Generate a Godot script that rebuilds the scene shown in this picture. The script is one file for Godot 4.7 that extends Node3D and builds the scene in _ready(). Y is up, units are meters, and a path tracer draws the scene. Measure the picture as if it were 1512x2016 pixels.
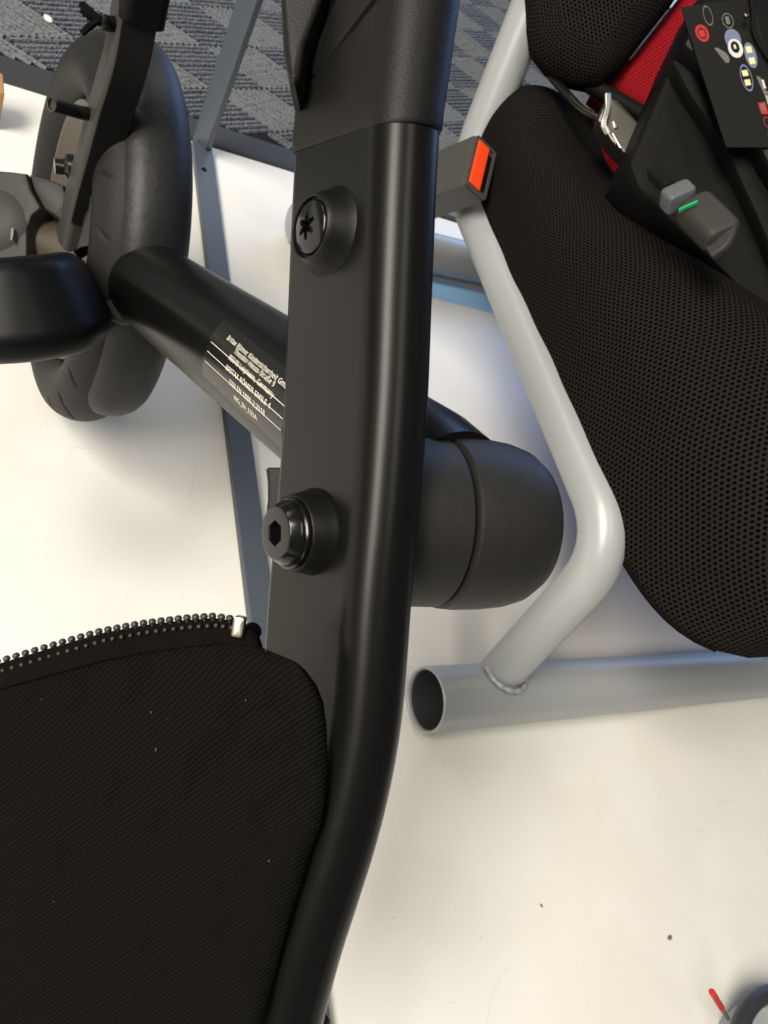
extends Node3D
# A close-up of a black pram frame in a shop, a grey car-seat test bench behind it on a pale floor.
# World: y is up, metres. The camera hangs 0.55 m above the floor, rolled, looking down.

const FOCAL := 1523.0
var eye := Vector3(0, 0.55, 0)
var cam := Basis()                     # columns: camera right, camera up, camera back
var along_foot := Vector3.RIGHT        # the bench's two directions on the floor
var along_seat := Vector3.FORWARD
var bench_origin := Vector3.ZERO
var taken := {}
var mats := {}
var rng := RandomNumberGenerator.new()

# ------------------------------------------------------------------ placing
func aim() -> void:
	var down := Vector3(-1056, -992, -1523).normalized()      # straight down, in the camera's axes
	var up := -down
	var ahead := Vector3(0, 0, -1)
	ahead = (ahead - up * ahead.dot(up)).normalized()
	var x := ahead.cross(up)
	cam = Basis(Vector3(x.x, up.x, -ahead.x), Vector3(x.y, up.y, -ahead.y), Vector3(x.z, up.z, -ahead.z))

func P(px: float, py: float, depth: float) -> Vector3:
	return eye + depth * (-cam.z + (px - 756.0) / FOCAL * cam.x - (py - 1008.0) / FOCAL * cam.y)

func G(px: float, py: float, height := 0.0) -> Vector3:
	var ray := P(px, py, 1.0) - eye
	return eye + ray * ((height - eye.y) / ray.y)

func Q(a: float, s: float, y: float) -> Vector3:              # bench axes: along the foot, along the seat, height
	return bench_origin + along_foot * a + along_seat * s + Vector3.UP * y

func heading(deg: float) -> Vector3:
	return Vector3(sin(deg_to_rad(deg)), 0, -cos(deg_to_rad(deg)))

func C(x: float, y: float, z: float) -> Vector3:              # a direction given in the camera's axes
	return cam.x * x + cam.y * y + cam.z * z

# ------------------------------------------------------------------ shapes
class Shape:
	var v := PackedVector3Array()
	var t := PackedVector2Array()
	func tri(a: Vector3, b: Vector3, c: Vector3, ta := Vector2.ZERO, tb := Vector2.ZERO, tc := Vector2.ZERO) -> void:
		v.append(a); v.append(b); v.append(c); t.append(ta); t.append(tb); t.append(tc)
	func quad(a: Vector3, b: Vector3, c: Vector3, d: Vector3, ta := Vector2.ZERO, tb := Vector2.ZERO, tc := Vector2.ZERO, td := Vector2.ZERO) -> void:
		tri(a, b, c, ta, tb, tc); tri(a, c, d, ta, tc, td)
	func add(o: Shape) -> void:
		v.append_array(o.v); t.append_array(o.t)
	func moved(x: Transform3D) -> Shape:
		var o := Shape.new()
		o.v = x * v; o.t = t.duplicate()
		return o
	func outward() -> void:            # closed shapes: turn all faces out (clockwise seen from outside)
		var vol := 0.0
		for i in range(0, v.size(), 3):
			vol += v[i].dot(v[i + 1].cross(v[i + 2]))
		if vol > 0.0: flip()
	func flip() -> void:
		for i in range(0, v.size(), 3):
			var a := v[i + 1]; v[i + 1] = v[i + 2]; v[i + 2] = a
			var b := t[i + 1]; t[i + 1] = t[i + 2]; t[i + 2] = b
	func mesh(angle := 38.0) -> ArrayMesh:
		var n := v.size() / 3
		var fn := PackedVector3Array(); fn.resize(n)
		var at := {}
		for i in n:
			var c := (v[i * 3 + 2] - v[i * 3]).cross(v[i * 3 + 1] - v[i * 3])
			fn[i] = c
			for k in 3:
				var key := Vector3i(v[i * 3 + k] * 40000.0)
				if at.has(key): at[key].append(i)
				else: at[key] = PackedInt32Array([i])
		var lim := cos(deg_to_rad(angle))
		var ns := PackedVector3Array(); ns.resize(v.size())
		for i in n:
			var me := fn[i].normalized()
			for k in 3:
				var sum := Vector3.ZERO
				for j in at[Vector3i(v[i * 3 + k] * 40000.0)]:
					if fn[j].normalized().dot(me) > lim: sum += fn[j]
				ns[i * 3 + k] = sum.normalized() if sum.length_squared() > 1e-24 else me
		var arr := []; arr.resize(Mesh.ARRAY_MAX)
		arr[Mesh.ARRAY_VERTEX] = v; arr[Mesh.ARRAY_NORMAL] = ns; arr[Mesh.ARRAY_TEX_UV] = t
		var m := ArrayMesh.new()
		m.add_surface_from_arrays(Mesh.PRIMITIVE_TRIANGLES, arr)
		return m

func loft(rings: Array, cap_a := true, cap_b := true, closed := true) -> Shape:
	var s := Shape.new()
	var n: int = rings[0].size()
	var along := 0.0
	var us := PackedFloat32Array([0.0])
	for i in n:
		var wide: PackedVector3Array = rings[rings.size() / 2]
		us.append(us[i] + wide[i].distance_to(wide[(i + 1) % n]))
	if us[n] < 1e-5:
		for i in n + 1: us[i] = i * 0.002
	for r in rings.size() - 1:
		var step: float = (rings[r + 1][0].distance_to(rings[r][0]) + rings[r + 1][n / 2].distance_to(rings[r][n / 2])) * 0.5
		for i in (n if closed else n - 1):
			var j := (i + 1) % n
			s.quad(rings[r][i], rings[r][j], rings[r + 1][j], rings[r + 1][i], Vector2(us[i], along), Vector2(us[i + 1], along), Vector2(us[i + 1], along + step), Vector2(us[i], along + step))
		along += step
	for e in 2:
		if e == 0 and not cap_a or e == 1 and not cap_b: continue
		var ring: PackedVector3Array = rings[0] if e == 0 else rings[rings.size() - 1]
		var mid := Vector3.ZERO
		for p in ring: mid += p / n
		var fx := (ring[0] - mid).normalized()
		var fn := (ring[0] - mid).cross(ring[n / 4] - mid).normalized()
		var fy := fn.cross(fx)
		for i in n:
			var j := (i + 1) % n
			var pa := ring[i] - mid; var pb := ring[j] - mid
			var ta := Vector2(pa.dot(fx), pa.dot(fy)); var tb := Vector2(pb.dot(fx), pb.dot(fy))
			if e == 0: s.tri(mid, ring[j], ring[i], Vector2.ZERO, tb, ta)
			else: s.tri(mid, ring[i], ring[j], Vector2.ZERO, ta, tb)
	if closed and cap_a and cap_b: s.outward()
	return s

func circle(r: float, n := 28) -> PackedVector2Array:
	var o := PackedVector2Array()
	for i in n: o.append(Vector2(cos(TAU * i / n), sin(TAU * i / n)) * r)
	return o

func rounded(w: float, h: float, r: Variant, n := 6) -> PackedVector2Array:   # r: one radius, or four from the corner (+,+) counter-clockwise
	var rs: Array = r if r is Array else [r, r, r, r]
	var o := PackedVector2Array()
	var sg := [Vector2(1, 1), Vector2(-1, 1), Vector2(-1, -1), Vector2(1, -1)]
	for q in 4:
		var c: Vector2 = sg[q] * Vector2(w / 2 - rs[q], h / 2 - rs[q])
		for k in n + 1:
			var a := PI / 2 * (q + float(k) / n)
			o.append(c + Vector2(cos(a), sin(a)) * rs[q])
	return o

func spline(pts: Array, sub := 8) -> PackedVector3Array:
	var o := PackedVector3Array()
	for i in pts.size() - 1:
		var p0: Vector3 = pts[i - 1] if i > 0 else pts[0] * 2.0 - pts[1]
		var p3: Vector3 = pts[i + 2] if i + 2 < pts.size() else pts[i + 1] * 2.0 - pts[i]
		var p1: Vector3 = pts[i]
		var p2: Vector3 = pts[i + 1]
		for k in sub: o.append(p1.cubic_interpolate(p2, p0, p3, float(k) / sub))
	o.append(pts[pts.size() - 1])
	return o

func bend(pts: Array, radius: float, n := 8) -> PackedVector3Array:           # straight runs with round corners
	var o := PackedVector3Array([pts[0]])
	for i in range(1, pts.size() - 1):
		var p: Vector3 = pts[i]
		var r0: float = minf(radius, p.distance_to(pts[i - 1]) * 0.45)
		var r1: float = minf(radius, p.distance_to(pts[i + 1]) * 0.45)
		var a: Vector3 = p + (pts[i - 1] - p).normalized() * r0
		var b: Vector3 = p + (pts[i + 1] - p).normalized() * r1
		for k in n + 1:
			var f := float(k) / n
			o.append(a.lerp(p, f).lerp(p.lerp(b, f), f))
	o.append(pts[pts.size() - 1])
	return o

func sweep(path: PackedVector3Array, prof: PackedVector2Array, side: Vector3, scales := PackedFloat32Array(), soften := 0.0) -> Shape:
	var rings := []
	var n := path.size()
	var sd := side
	for i in n:
		var tg := (path[mini(i + 1, n - 1)] - path[maxi(i - 1, 0)]).normalized()
		sd = (sd - tg * sd.dot(tg)).normalized()
		var up := tg.cross(sd)
		var k := scales[i] if scales.size() else 1.0
		if i == 0 and soften > 0.0: rings.append(_ring(path[0] - tg * 0.0, sd, up, prof, k, soften))
		var c := path[i]
		if soften > 0.0 and i == 0: c += tg * soften
		if soften > 0.0 and i == n - 1: c -= tg * soften
		rings.append(_ring(c, sd, up, prof, k, 0.0))
		if i == n - 1 and soften > 0.0: rings.append(_ring(path[i], sd, up, prof, k, soften))
	return loft(rings)

func _ring(c: Vector3, sd: Vector3, up: Vector3, prof: PackedVector2Array, k: float, inset: float) -> PackedVector3Array:
	var r := PackedVector3Array()
	for q in prof:
		var p := q * k
		if inset > 0.0: p -= p.normalized() * minf(inset, p.length() * 0.5)
		r.append(c + sd * p.x + up * p.y)
	return r

func tube(path: PackedVector3Array, radius: float, n := 24, soften := 0.0) -> Shape:
	var d := (path[1] - path[0]).normalized()
	return sweep(path, circle(radius, n), d.cross(Vector3(0.31, 0.2, 0.93)).normalized(), PackedFloat32Array(), soften)

func lathe(o: Vector3, d: Vector3, prof: Array, n := 40, tilt := 0.0) -> Shape:  # prof: Vector2(radius, height)
	d = d.normalized()
	var a := d.cross(Vector3(0.3, 0.8, 0.52)).normalized()
	var b := d.cross(a)
	var rings := []
	for q in prof:
		var r := PackedVector3Array()
		for i in n:
			var w := TAU * i / n + tilt
			r.append(o + d * q.y + (a * cos(w) + b * sin(w)) * maxf(q.x, 1e-5))
		rings.append(r)
	return loft(rings)

func slab(outline: Array, depth: float, thick: float, bevel := 0.001, towards := Vector3.ZERO) -> Shape:
	# an outline seen in the photograph, built at its distance as a solid plate with rounded edges
	var pts := PackedVector3Array()
	for q in outline: pts.append(P(q.x, q.y, depth))
	return plate(pts, towards if towards != Vector3.ZERO else -cam.z, thick, bevel)

func plate(pts: PackedVector3Array, inward: Vector3, thick: float, bevel := 0.001) -> Shape:
	var n := pts.size()
	var mid := Vector3.ZERO
	for p in pts: mid += p / n
	var nn := inward.normalized()
	var poly := PackedVector2Array()
	var e1 := (pts[1] - pts[0]).normalized()
	e1 = (e1 - nn * e1.dot(nn)).normalized()
	var e2 := nn.cross(e1)
	for p in pts: poly.append(Vector2((p - mid).dot(e1), (p - mid).dot(e2)))
	var ccw := 0.0
	for i in n: ccw += poly[i].cross(poly[(i + 1) % n])
	var ins := func(amount: float) -> PackedVector2Array:
		var o := PackedVector2Array()
		for i in n:
			var d0 := (poly[i] - poly[(i + n - 1) % n]).normalized()
			var d1 := (poly[(i + 1) % n] - poly[i]).normalized()
			var n0 := Vector2(-d0.y, d0.x) * signf(ccw)
			var n1 := Vector2(-d1.y, d1.x) * signf(ccw)
			var h := (n0 + n1).normalized()
			o.append(poly[i] + h * amount / maxf(h.dot(n0), 0.5))
		return o
	var s := Shape.new()
	var levels := [Vector2(bevel, 0), Vector2(bevel * 0.3, bevel * 0.3), Vector2(0, bevel), Vector2(0, thick - bevel), Vector2(bevel * 0.3, thick - bevel * 0.3), Vector2(bevel, thick)]
	var rings := []
	for l in levels:
		var r := PackedVector3Array()
		for q in ins.call(l.x): r.append(mid + e1 * q.x + e2 * q.y + nn * l.y)
		rings.append(r)
	s = loft(rings, false, false)
	var flat: PackedVector2Array = ins.call(bevel)
	var ix := Geometry2D.triangulate_polygon(flat)
	for k in range(0, ix.size(), 3):
		var a := flat[ix[k]]; var b := flat[ix[k + 1]]; var c := flat[ix[k + 2]]
		var up := (b - a).cross(c - a) * ccw > 0.0
		var A := mid + e1 * a.x + e2 * a.y; var B := mid + e1 * b.x + e2 * b.y; var D := mid + e1 * c.x + e2 * c.y
		var top := nn * thick
		if up:
			s.tri(A, D, B, a, c, b); s.tri(A + top, B + top, D + top, a, b, c)
		else:
			s.tri(A, B, D, a, b, c); s.tri(A + top, D + top, B + top, a, c, b)
	# lofted sides and caps must agree
	var vol_side := 0.0
	s = _agree(s, rings, mid)
	return s

func _agree(s: Shape, rings: Array, _mid: Vector3) -> Shape:
	# side faces: make the first ring step face away from the axis; caps were wound against the same sense
	var side := 0
	var n: int = rings[0].size()
	side = (rings.size() - 1) * n * 6
	var o := Shape.new()
	var vol := 0.0
	for i in range(0, side, 3): vol += s.v[i].dot(s.v[i + 1].cross(s.v[i + 2]))
	var c1 := Shape.new(); var c2 := Shape.new()
	c1.v = s.v.slice(0, side); c1.t = s.t.slice(0, side)
	c2.v = s.v.slice(side); c2.t = s.t.slice(side)
	# signed volume about a point inside decides each half's sense
	var ctr := Vector3.ZERO
	for p in s.v: ctr += p / s.v.size()
	for c in [c1, c2]:
		var w := 0.0
		for i in range(0, c.v.size(), 3): w += (c.v[i] - ctr).dot((c.v[i + 1] - ctr).cross(c.v[i + 2] - ctr))
		if w > 0.0: c.flip()
		o.add(c)
	return o

func box(c: Vector3, x: Vector3, y: Vector3, z: Vector3, size: Vector3, bevel := 0.002) -> Shape:
	var path := PackedVector3Array([c - z * size.z / 2, c + z * size.z / 2])
	var prof := rounded(size.x, size.y, bevel, 3)
	var rings := []
	for k in [[0.0, bevel], [bevel * 0.3, bevel * 0.3], [bevel, 0.0], [size.z - bevel, 0.0], [size.z - bevel * 0.3, bevel * 0.3], [size.z, bevel]]:
		var r := PackedVector3Array()
		for q in prof:
			var p: Vector2 = q * Vector2((size.x - 2 * k[1]) / size.x, (size.y - 2 * k[1]) / size.y)
			r.append(path[0] + z * k[0] + x * p.x + y * p.y)
		rings.append(r)
	return loft(rings)

func ball(c: Vector3, r: float, n := 10) -> Shape:
	var prof := []
	for i in n + 1: prof.append(Vector2(sin(PI * i / n) * r, -cos(PI * i / n) * r))
	return lathe(c, Vector3.UP, prof, n * 2)

# ------------------------------------------------------------------ objects
func numbered(called: String) -> String:
	if not taken.has(called):
		taken[called] = 0
		return called
	taken[called] += 1
	return "%s_%03d" % [called, taken[called]]

func thing(called: String, label: String, category: String, at := Vector3.ZERO, group := "") -> Node3D:
	var o := Node3D.new()
	o.name = numbered(called)
	add_child(o, true)
	o.position = at
	o.set_meta("label", label); o.set_meta("category", category)
	if group: o.set_meta("group", group)
	return o

func part(called: String, s: Shape, m: Material, parent: Node3D, angle := 38.0) -> MeshInstance3D:
	var o := MeshInstance3D.new()
	o.name = called
	var off := Vector3.ZERO
	var p: Node = parent
	while p is Node3D and p != self:
		off += p.position
		p = p.get_parent()
	var mid := Vector3.ZERO
	var lo := s.v[0]; var hi := s.v[0]
	for q in s.v:
		lo = lo.min(q); hi = hi.max(q)
	mid = (lo + hi) * 0.5
	o.mesh = s.moved(Transform3D(Basis(), -mid)).mesh(angle)
	o.material_override = null
	o.mesh.surface_set_material(0, m)
	o.position = mid - off
	parent.add_child(o, true)
	return o

func lone(called: String, s: Shape, m: Material, label: String, category: String, group := "", angle := 38.0) -> MeshInstance3D:
	var o := part(numbered(called), s, m, self, angle)
	o.set_meta("label", label); o.set_meta("category", category)
	if group: o.set_meta("group", group)
	return o

func struct(called: String, s: Shape, m: Material) -> MeshInstance3D:
	var o := part(called, s, m, self)
	o.set_meta("kind", "structure")
	return o

# ------------------------------------------------------------------ materials
func lin(r: float, g: float, b: float) -> Color:
	return Color(r, g, b).linear_to_srgb()

func mat(called: String, c: Color, rough: float, metal := 0.0, spec := 0.5) -> StandardMaterial3D:
	var m := StandardMaterial3D.new()
	m.resource_name = called
	m.albedo_color = c; m.roughness = rough; m.metallic = metal; m.metallic_specular = spec
	mats[called] = m
	return m

func noise(seed_: int, freq: float, size := 512, ramp: Array = [], octaves := 4, normal := 0.0, type := FastNoiseLite.TYPE_SIMPLEX_SMOOTH) -> NoiseTexture2D:
	var f := FastNoiseLite.new()
	f.seed = seed_; f.frequency = freq; f.noise_type = type
	f.fractal_octaves = octaves
	var t := NoiseTexture2D.new()
	t.width = size; t.height = size; t.seamless = true; t.noise = f
	if normal > 0.0:
		t.as_normal_map = true; t.bump_strength = normal
	if ramp.size():
		var g := Gradient.new()
		g.offsets = PackedFloat32Array(ramp.map(func(q): return q[0]))
		g.colors = PackedColorArray(ramp.map(func(q): return q[1]))
		t.color_ramp = g
	return t

func bumpy(m: StandardMaterial3D, t: Texture2D, scale: float, strength: float, world := true) -> StandardMaterial3D:
	m.normal_enabled = true
	m.normal_texture = t
	m.normal_scale = strength
	m.uv1_scale = Vector3.ONE * scale
	if world:
		m.uv1_triplanar = true
		m.uv1_world_triplanar = true
	return m

func holes_texture(cells: int, px: int, as_normal: bool) -> ImageTexture:      # knitted spacer mesh: staggered round holes
	var w := cells * px
	var im := Image.create_empty(w, w, false, Image.FORMAT_RGBA8)
	for y in w:
		for x in w:
			var row := int(y / px)
			var fx := fposmod((x + 0.5) / px + 0.5 * (row % 2), 1.0) - 0.5
			var fy := fposmod((y + 0.5) / px, 1.0) - 0.5
			var d := Vector2(fx, fy * 1.05).length()
			var h := smoothstep(0.2, 0.36, d)
			h *= 0.92 + 0.08 * cos(TAU * fx * 3.0)
			im.set_pixel(x, y, Color(h, h, h))
	if as_normal: im.bump_map_to_normal_map(6.0)
	return ImageTexture.create_from_image(im)

func twill_texture(as_normal: bool) -> ImageTexture:
	var w := 512
	var im := Image.create_empty(w, w, false, Image.FORMAT_RGBA8)
	var f := FastNoiseLite.new(); f.seed = 5; f.frequency = 0.02; f.fractal_octaves = 3
	var f2 := FastNoiseLite.new(); f2.seed = 9; f2.frequency = 0.5
	for y in w:
		for x in w:
			var wob := f.get_noise_2d(x if x < w / 2 else w - x, y if y < w / 2 else w - y) * 2.0
			var a := sin(TAU * (x * 30.0 / w + y * 44.0 / w) + wob)
			var b := sin(TAU * (x * 46.0 / w - y * 16.0 / w))
			var h := 0.5 + 0.3 * a * (0.75 + 0.25 * b) + 0.16 * f2.get_noise_2d(x, y)
			im.set_pixel(x, y, Color(h, h, h))
	if as_normal: im.bump_map_to_normal_map(5.0)
	return ImageTexture.create_from_image(im)

func make_materials() -> void:
	var grain := noise(3, 0.06, 512, [], 3, 6.0)
	# powder coat of the pram's tubes
	bumpy(mat("black_paint", lin(0.004, 0.0037, 0.0034), 0.31, 0.0, 0.31), grain, 75.0, 0.09)
	bumpy(mat("black_plastic", lin(0.006, 0.0056, 0.0053), 0.5, 0.0, 0.32), grain, 45.0, 0.3)
	bumpy(mat("hub_plastic", lin(0.013, 0.0123, 0.0112), 0.55, 0.0, 0.38), noise(8, 0.02, 512, [], 4, 5.0), 9.0, 0.22)
	bumpy(mat("boss_plastic", lin(0.004, 0.0037, 0.0034), 0.42, 0.0, 0.33), grain, 60.0, 0.2)
	mat("gloss_black", lin(0.004, 0.004, 0.004), 0.2, 0.0, 0.42)
	mat("dark_steel", lin(0.05, 0.046, 0.04), 0.24, 0.85)
	mat("slot_black", lin(0.003, 0.003, 0.003), 0.8, 0.0, 0.2)
	bumpy(mat("rubber", lin(0.009, 0.0085, 0.008), 0.6, 0.0, 0.36), grain, 30.0, 0.35)
	bumpy(mat("mudguard_plastic", lin(0.009, 0.009, 0.0095), 0.48, 0.0, 0.42), noise(15, 0.03, 512, [], 5, 5.0), 8.0, 0.18)
	mat("rim_plastic", lin(0.045, 0.034, 0.022), 0.42, 0.0, 0.5)
	mat("grey_plastic", lin(0.034, 0.033, 0.031), 0.55, 0.0, 0.35)
	mat("satin_black", lin(0.003, 0.003, 0.0033), 0.42, 0.0, 0.25)
	var fab := mat("black_fabric", Color.WHITE, 0.9, 0.0, 0.1)
	fab.albedo_texture = _tinted(twill_texture(false), lin(0.0022, 0.002, 0.0018), lin(0.0115, 0.0106, 0.0094))
	fab.normal_enabled = true; fab.normal_texture = twill_texture(true); fab.normal_scale = 1.1
	fab.uv1_scale = Vector3(17, 17, 1)
	var tape := fab.duplicate(); tape.resource_name = "zip_tape"
	tape.albedo_color = Color(1.0, 0.96, 0.9); tape.uv1_scale = Vector3(44, 20, 1)
	mats["zip_tape"] = tape
	mat("zip_tooth", lin(0.007, 0.006, 0.008), 0.5, 0.0, 0.6)
	mat("lint", lin(0.2, 0.18, 0.14), 0.8)
	mat("nickel", lin(0.55, 0.5, 0.4), 0.3, 1.0)
	mat("print_white", lin(0.8, 0.76, 0.66), 0.6)
	mat("sticker_film", lin(0.004, 0.0037, 0.0034), 0.3, 0.0, 0.5)
	# bench
	bumpy(mat("grey_enamel", lin(0.35, 0.365, 0.37), 0.36, 0.1, 0.5), noise(21, 0.05, 512, [], 3, 4.0), 20.0, 0.12)
	mat("tube_inside", lin(0.07, 0.07, 0.072), 0.6, 0.4)
	var cush := mat("spacer_mesh", Color.WHITE, 0.92, 0.0, 0.1)
	cush.albedo_texture = _tinted(holes_texture(16, 16, false), lin(0.0008, 0.0007, 0.0007), lin(0.0185, 0.0162, 0.0148))
	cush.normal_enabled = true; cush.normal_texture = holes_texture(16, 16, true); cush.normal_scale = 1.0
	cush.uv1_scale = Vector3(1.0 / 0.062, 1.0 / 0.055, 1)
	mats["spacer_mesh"] = cush
	var red := mat("red_fabric", Color.WHITE, 0.8, 0.0, 0.2)
	red.albedo_texture = _tinted(holes_texture(16, 16, false), lin(0.06, 0.002, 0.004), lin(0.3, 0.008, 0.014))
	red.uv1_scale = Vector3(1.0 / 0.05, 1.0 / 0.05, 1)
	bumpy(mat("buckle_plastic", lin(0.055, 0.054, 0.05), 0.45), grain, 40.0, 0.2)
	mat("buckle_red", lin(0.95, 0.07, 0.015), 0.42, 0.0, 0.4)
	mat("steel", lin(0.5, 0.49, 0.46), 0.28, 1.0)
	mat("dull_steel", lin(0.12, 0.115, 0.1), 0.42, 0.9)
	bumpy(mat("shell_black", lin(0.006, 0.0056, 0.0053), 0.62, 0.0, 0.22), grain, 30.0, 0.4)
	mat("light_grey_plastic", lin(0.085, 0.096, 0.104), 0.45)
	mat("green_plastic", lin(0.01, 0.36, 0.12), 0.4)
	mat("stand_steel", lin(0.075, 0.092, 0.115), 0.45, 0.2, 0.5)
	# floor and mat
	var fl := mat("floor_vinyl", Color.WHITE, 0.33, 0.0, 0.5)
	fl.albedo_texture = floor_texture()
	fl.roughness_texture = noise(33, 0.01, 512, [[0.0, Color(0.75, 0.75, 0.75)], [1.0, Color(1, 1, 1)]], 4)
	fl.roughness = 0.42
	fl.uv1_triplanar = true; fl.uv1_world_triplanar = true
	fl.uv1_scale = Vector3.ONE * 1.1
	var rib := mat("mat_cord", lin(0.14, 0.15, 0.166), 0.68, 0.0, 0.45)
	bumpy(rib, noise(41, 0.09, 512, [], 3, 9.0), 5.0, 1.0)
	bumpy(mat("mat_ground", lin(0.012, 0.013, 0.015), 0.9, 0.0, 0.3), grain, 12.0, 0.6)
	bumpy(mat("mat_rubber", lin(0.035, 0.036, 0.038), 0.5, 0.0, 0.4), grain, 14.0, 0.3)
	mat("paper_scrap", lin(0.75, 0.73, 0.7), 0.9)
	mat("crumb", lin(0.16, 0.13, 0.1), 0.9)
	mat("daylight_blue", lin(0.36, 0.66, 1.0), 0.4)  # blue daylight put into the colour of the floor strip
	mat("wood", lin(0.42, 0.2, 0.07), 0.5)
	mat("hoop_rubber", lin(0.03, 0.032, 0.036), 0.4)
	mat("valve_red", lin(0.5, 0.02, 0.015), 0.4)

func floor_texture() -> ImageTexture:           # pale vinyl: faint clouding, grain, scuffs and grit
	var w := 1024
	var f := FastNoiseLite.new(); f.seed = 31; f.frequency = 0.005; f.fractal_octaves = 5
	var cloud := f.get_seamless_image(w, w)
	var g := FastNoiseLite.new(); g.seed = 32; g.frequency = 0.35; g.fractal_octaves = 2
	var grit := g.get_seamless_image(w, w)
	var im := Image.create_empty(w, w, false, Image.FORMAT_RGBA8)
	var a := lin(0.755, 0.735, 0.68); var b := lin(0.79, 0.775, 0.725)
	for y in w:
		for x in w:
			var c := a.lerp(b, smoothstep(0.25, 0.75, cloud.get_pixel(x, y).r))
			im.set_pixel(x, y, c * (0.985 + 0.03 * grit.get_pixel(x, y).r))
	var rn := RandomNumberGenerator.new(); rn.seed = 4
	for k in 46:                                  # scuffs: faint curved streaks
		var p := Vector2(rn.randf_range(60, w - 60), rn.randf_range(60, w - 60))
		var d := rn.randf_range(0, TAU); var turn := rn.randf_range(-0.02, 0.02)
		var dark := rn.randf_range(0.93, 0.985)
		for n in rn.randi_range(15, 70):
			p += Vector2(cos(d), sin(d)); d += turn
			if p.x < 1 or p.y < 1 or p.x > w - 2 or p.y > w - 2: break
			im.set_pixel(int(p.x), int(p.y), im.get_pixel(int(p.x), int(p.y)) * dark)
	for k in 90:                                  # grit
		var p := Vector2i(rn.randi_range(2, w - 3), rn.randi_range(2, w - 3))
		var c := im.get_pixel(p.x, p.y).lerp(Color(0.35, 0.3, 0.24), rn.randf_range(0.1, 0.55))
		im.set_pixel(p.x, p.y, c)
	return ImageTexture.create_from_image(im)

func _tinted(t: ImageTexture, dark: Color, light: Color) -> ImageTexture:
	var im := t.get_image()
	for y in im.get_height():
		for x in im.get_width():
			im.set_pixel(x, y, dark.lerp(light, im.get_pixel(x, y).r))
	return ImageTexture.create_from_image(im)

# ------------------------------------------------------------------ _ready
func _ready() -> void:
	rng.seed = 77
	aim()
	var c := Camera3D.new()
	c.name = "camera"
	c.fov = rad_to_deg(2.0 * atan(1008.0 / FOCAL))
	c.near = 0.02; c.far = 60.0
	c.transform = Transform3D(cam, eye)
	add_child(c)
	var lens := CameraAttributesPhysical.new()      # a slight softness far behind the tube
	lens.frustum_focal_length = 12.0 / (1008.0 / FOCAL)
	lens.frustum_focus_distance = 0.29
	lens.frustum_near = 0.02
	lens.frustum_far = 60.0
	lens.exposure_aperture = 21.0
	c.attributes = lens
	c.current = true
	var env := Environment.new()
	env.background_mode = Environment.BG_COLOR
	env.background_color = lin(0.40, 0.40, 0.42)
	env.background_energy_multiplier = 0.4
	env.tonemap_mode = Environment.TONE_MAPPER_LINEAR
	env.tonemap_exposure = 0.71
	env.sdfgi_enabled = true; env.ssao_enabled = true; env.ssil_enabled = true
	var we := WorldEnvironment.new()
	we.name = "environment"
	we.environment = env
	add_child(we)
	# the shop's ceiling lamps, warm, and the cool daylight of its window front
	ceiling_lamp(Vector3(-1.05, 2.7, 2.3), Vector2(1.05, 2.9), 46.0, 0.28)
	ceiling_lamp(Vector3(0.40, 2.7, 0.30), Vector2(0.3, 1.6), 2.2, 0.80)
	ceiling_lamp(Vector3(-3.2, 2.7, -0.2), Vector2(0.6, 1.6), 3.5, 0.74)
	ceiling_lamp(Vector3(-2.0, 2.7, -3.0), Vector2(0.6, 1.6), 2.5, 0.74)
	var day := AreaLight3D.new()
	day.name = "window_daylight"
	day.area_size = Vector2(3.2, 2.0)
	day.light_color = Color(0.56, 0.74, 1.0)
	day.light_energy = 11.0
	day.shadow_enabled = true
	add_child(day)
	day.look_at_from_position(Vector3(-0.6, 1.5, -4.6), Vector3(-0.2, 0.3, -0.8))

	make_materials()
	var w := G(965, 1340, 0.03)
	along_foot = heading(38.6)
	along_seat = heading(38.6 - 90.0)
	bench_origin = Vector3(w.x, 0, w.z)
	build_floor()
	build_mat()
	build_stand()
	build_bench()
	build_child_seat()
	build_pram()
	build_small_things()

func ceiling_lamp(at: Vector3, size: Vector2, energy: float, turn: float) -> void:
	var l := AreaLight3D.new()
	l.name = "ceiling_lamp"
	l.area_size = size
	l.light_color = Color(1.0, 0.97, 0.915)
	l.light_energy = energy
	l.shadow_enabled = true
	add_child(l, true)
	l.transform = Transform3D(Basis(Vector3.UP, turn) * Basis(Vector3.RIGHT, -PI / 2), at)

# ------------------------------------------------------------------ setting
func build_floor() -> void:
	var s := Shape.new()
	s.quad(Vector3(-7, 0, -7), Vector3(7, 0, -7), Vector3(7, 0, 7), Vector3(-7, 0, 7))
	struct("floor", s, mats.floor_vinyl)

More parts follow.
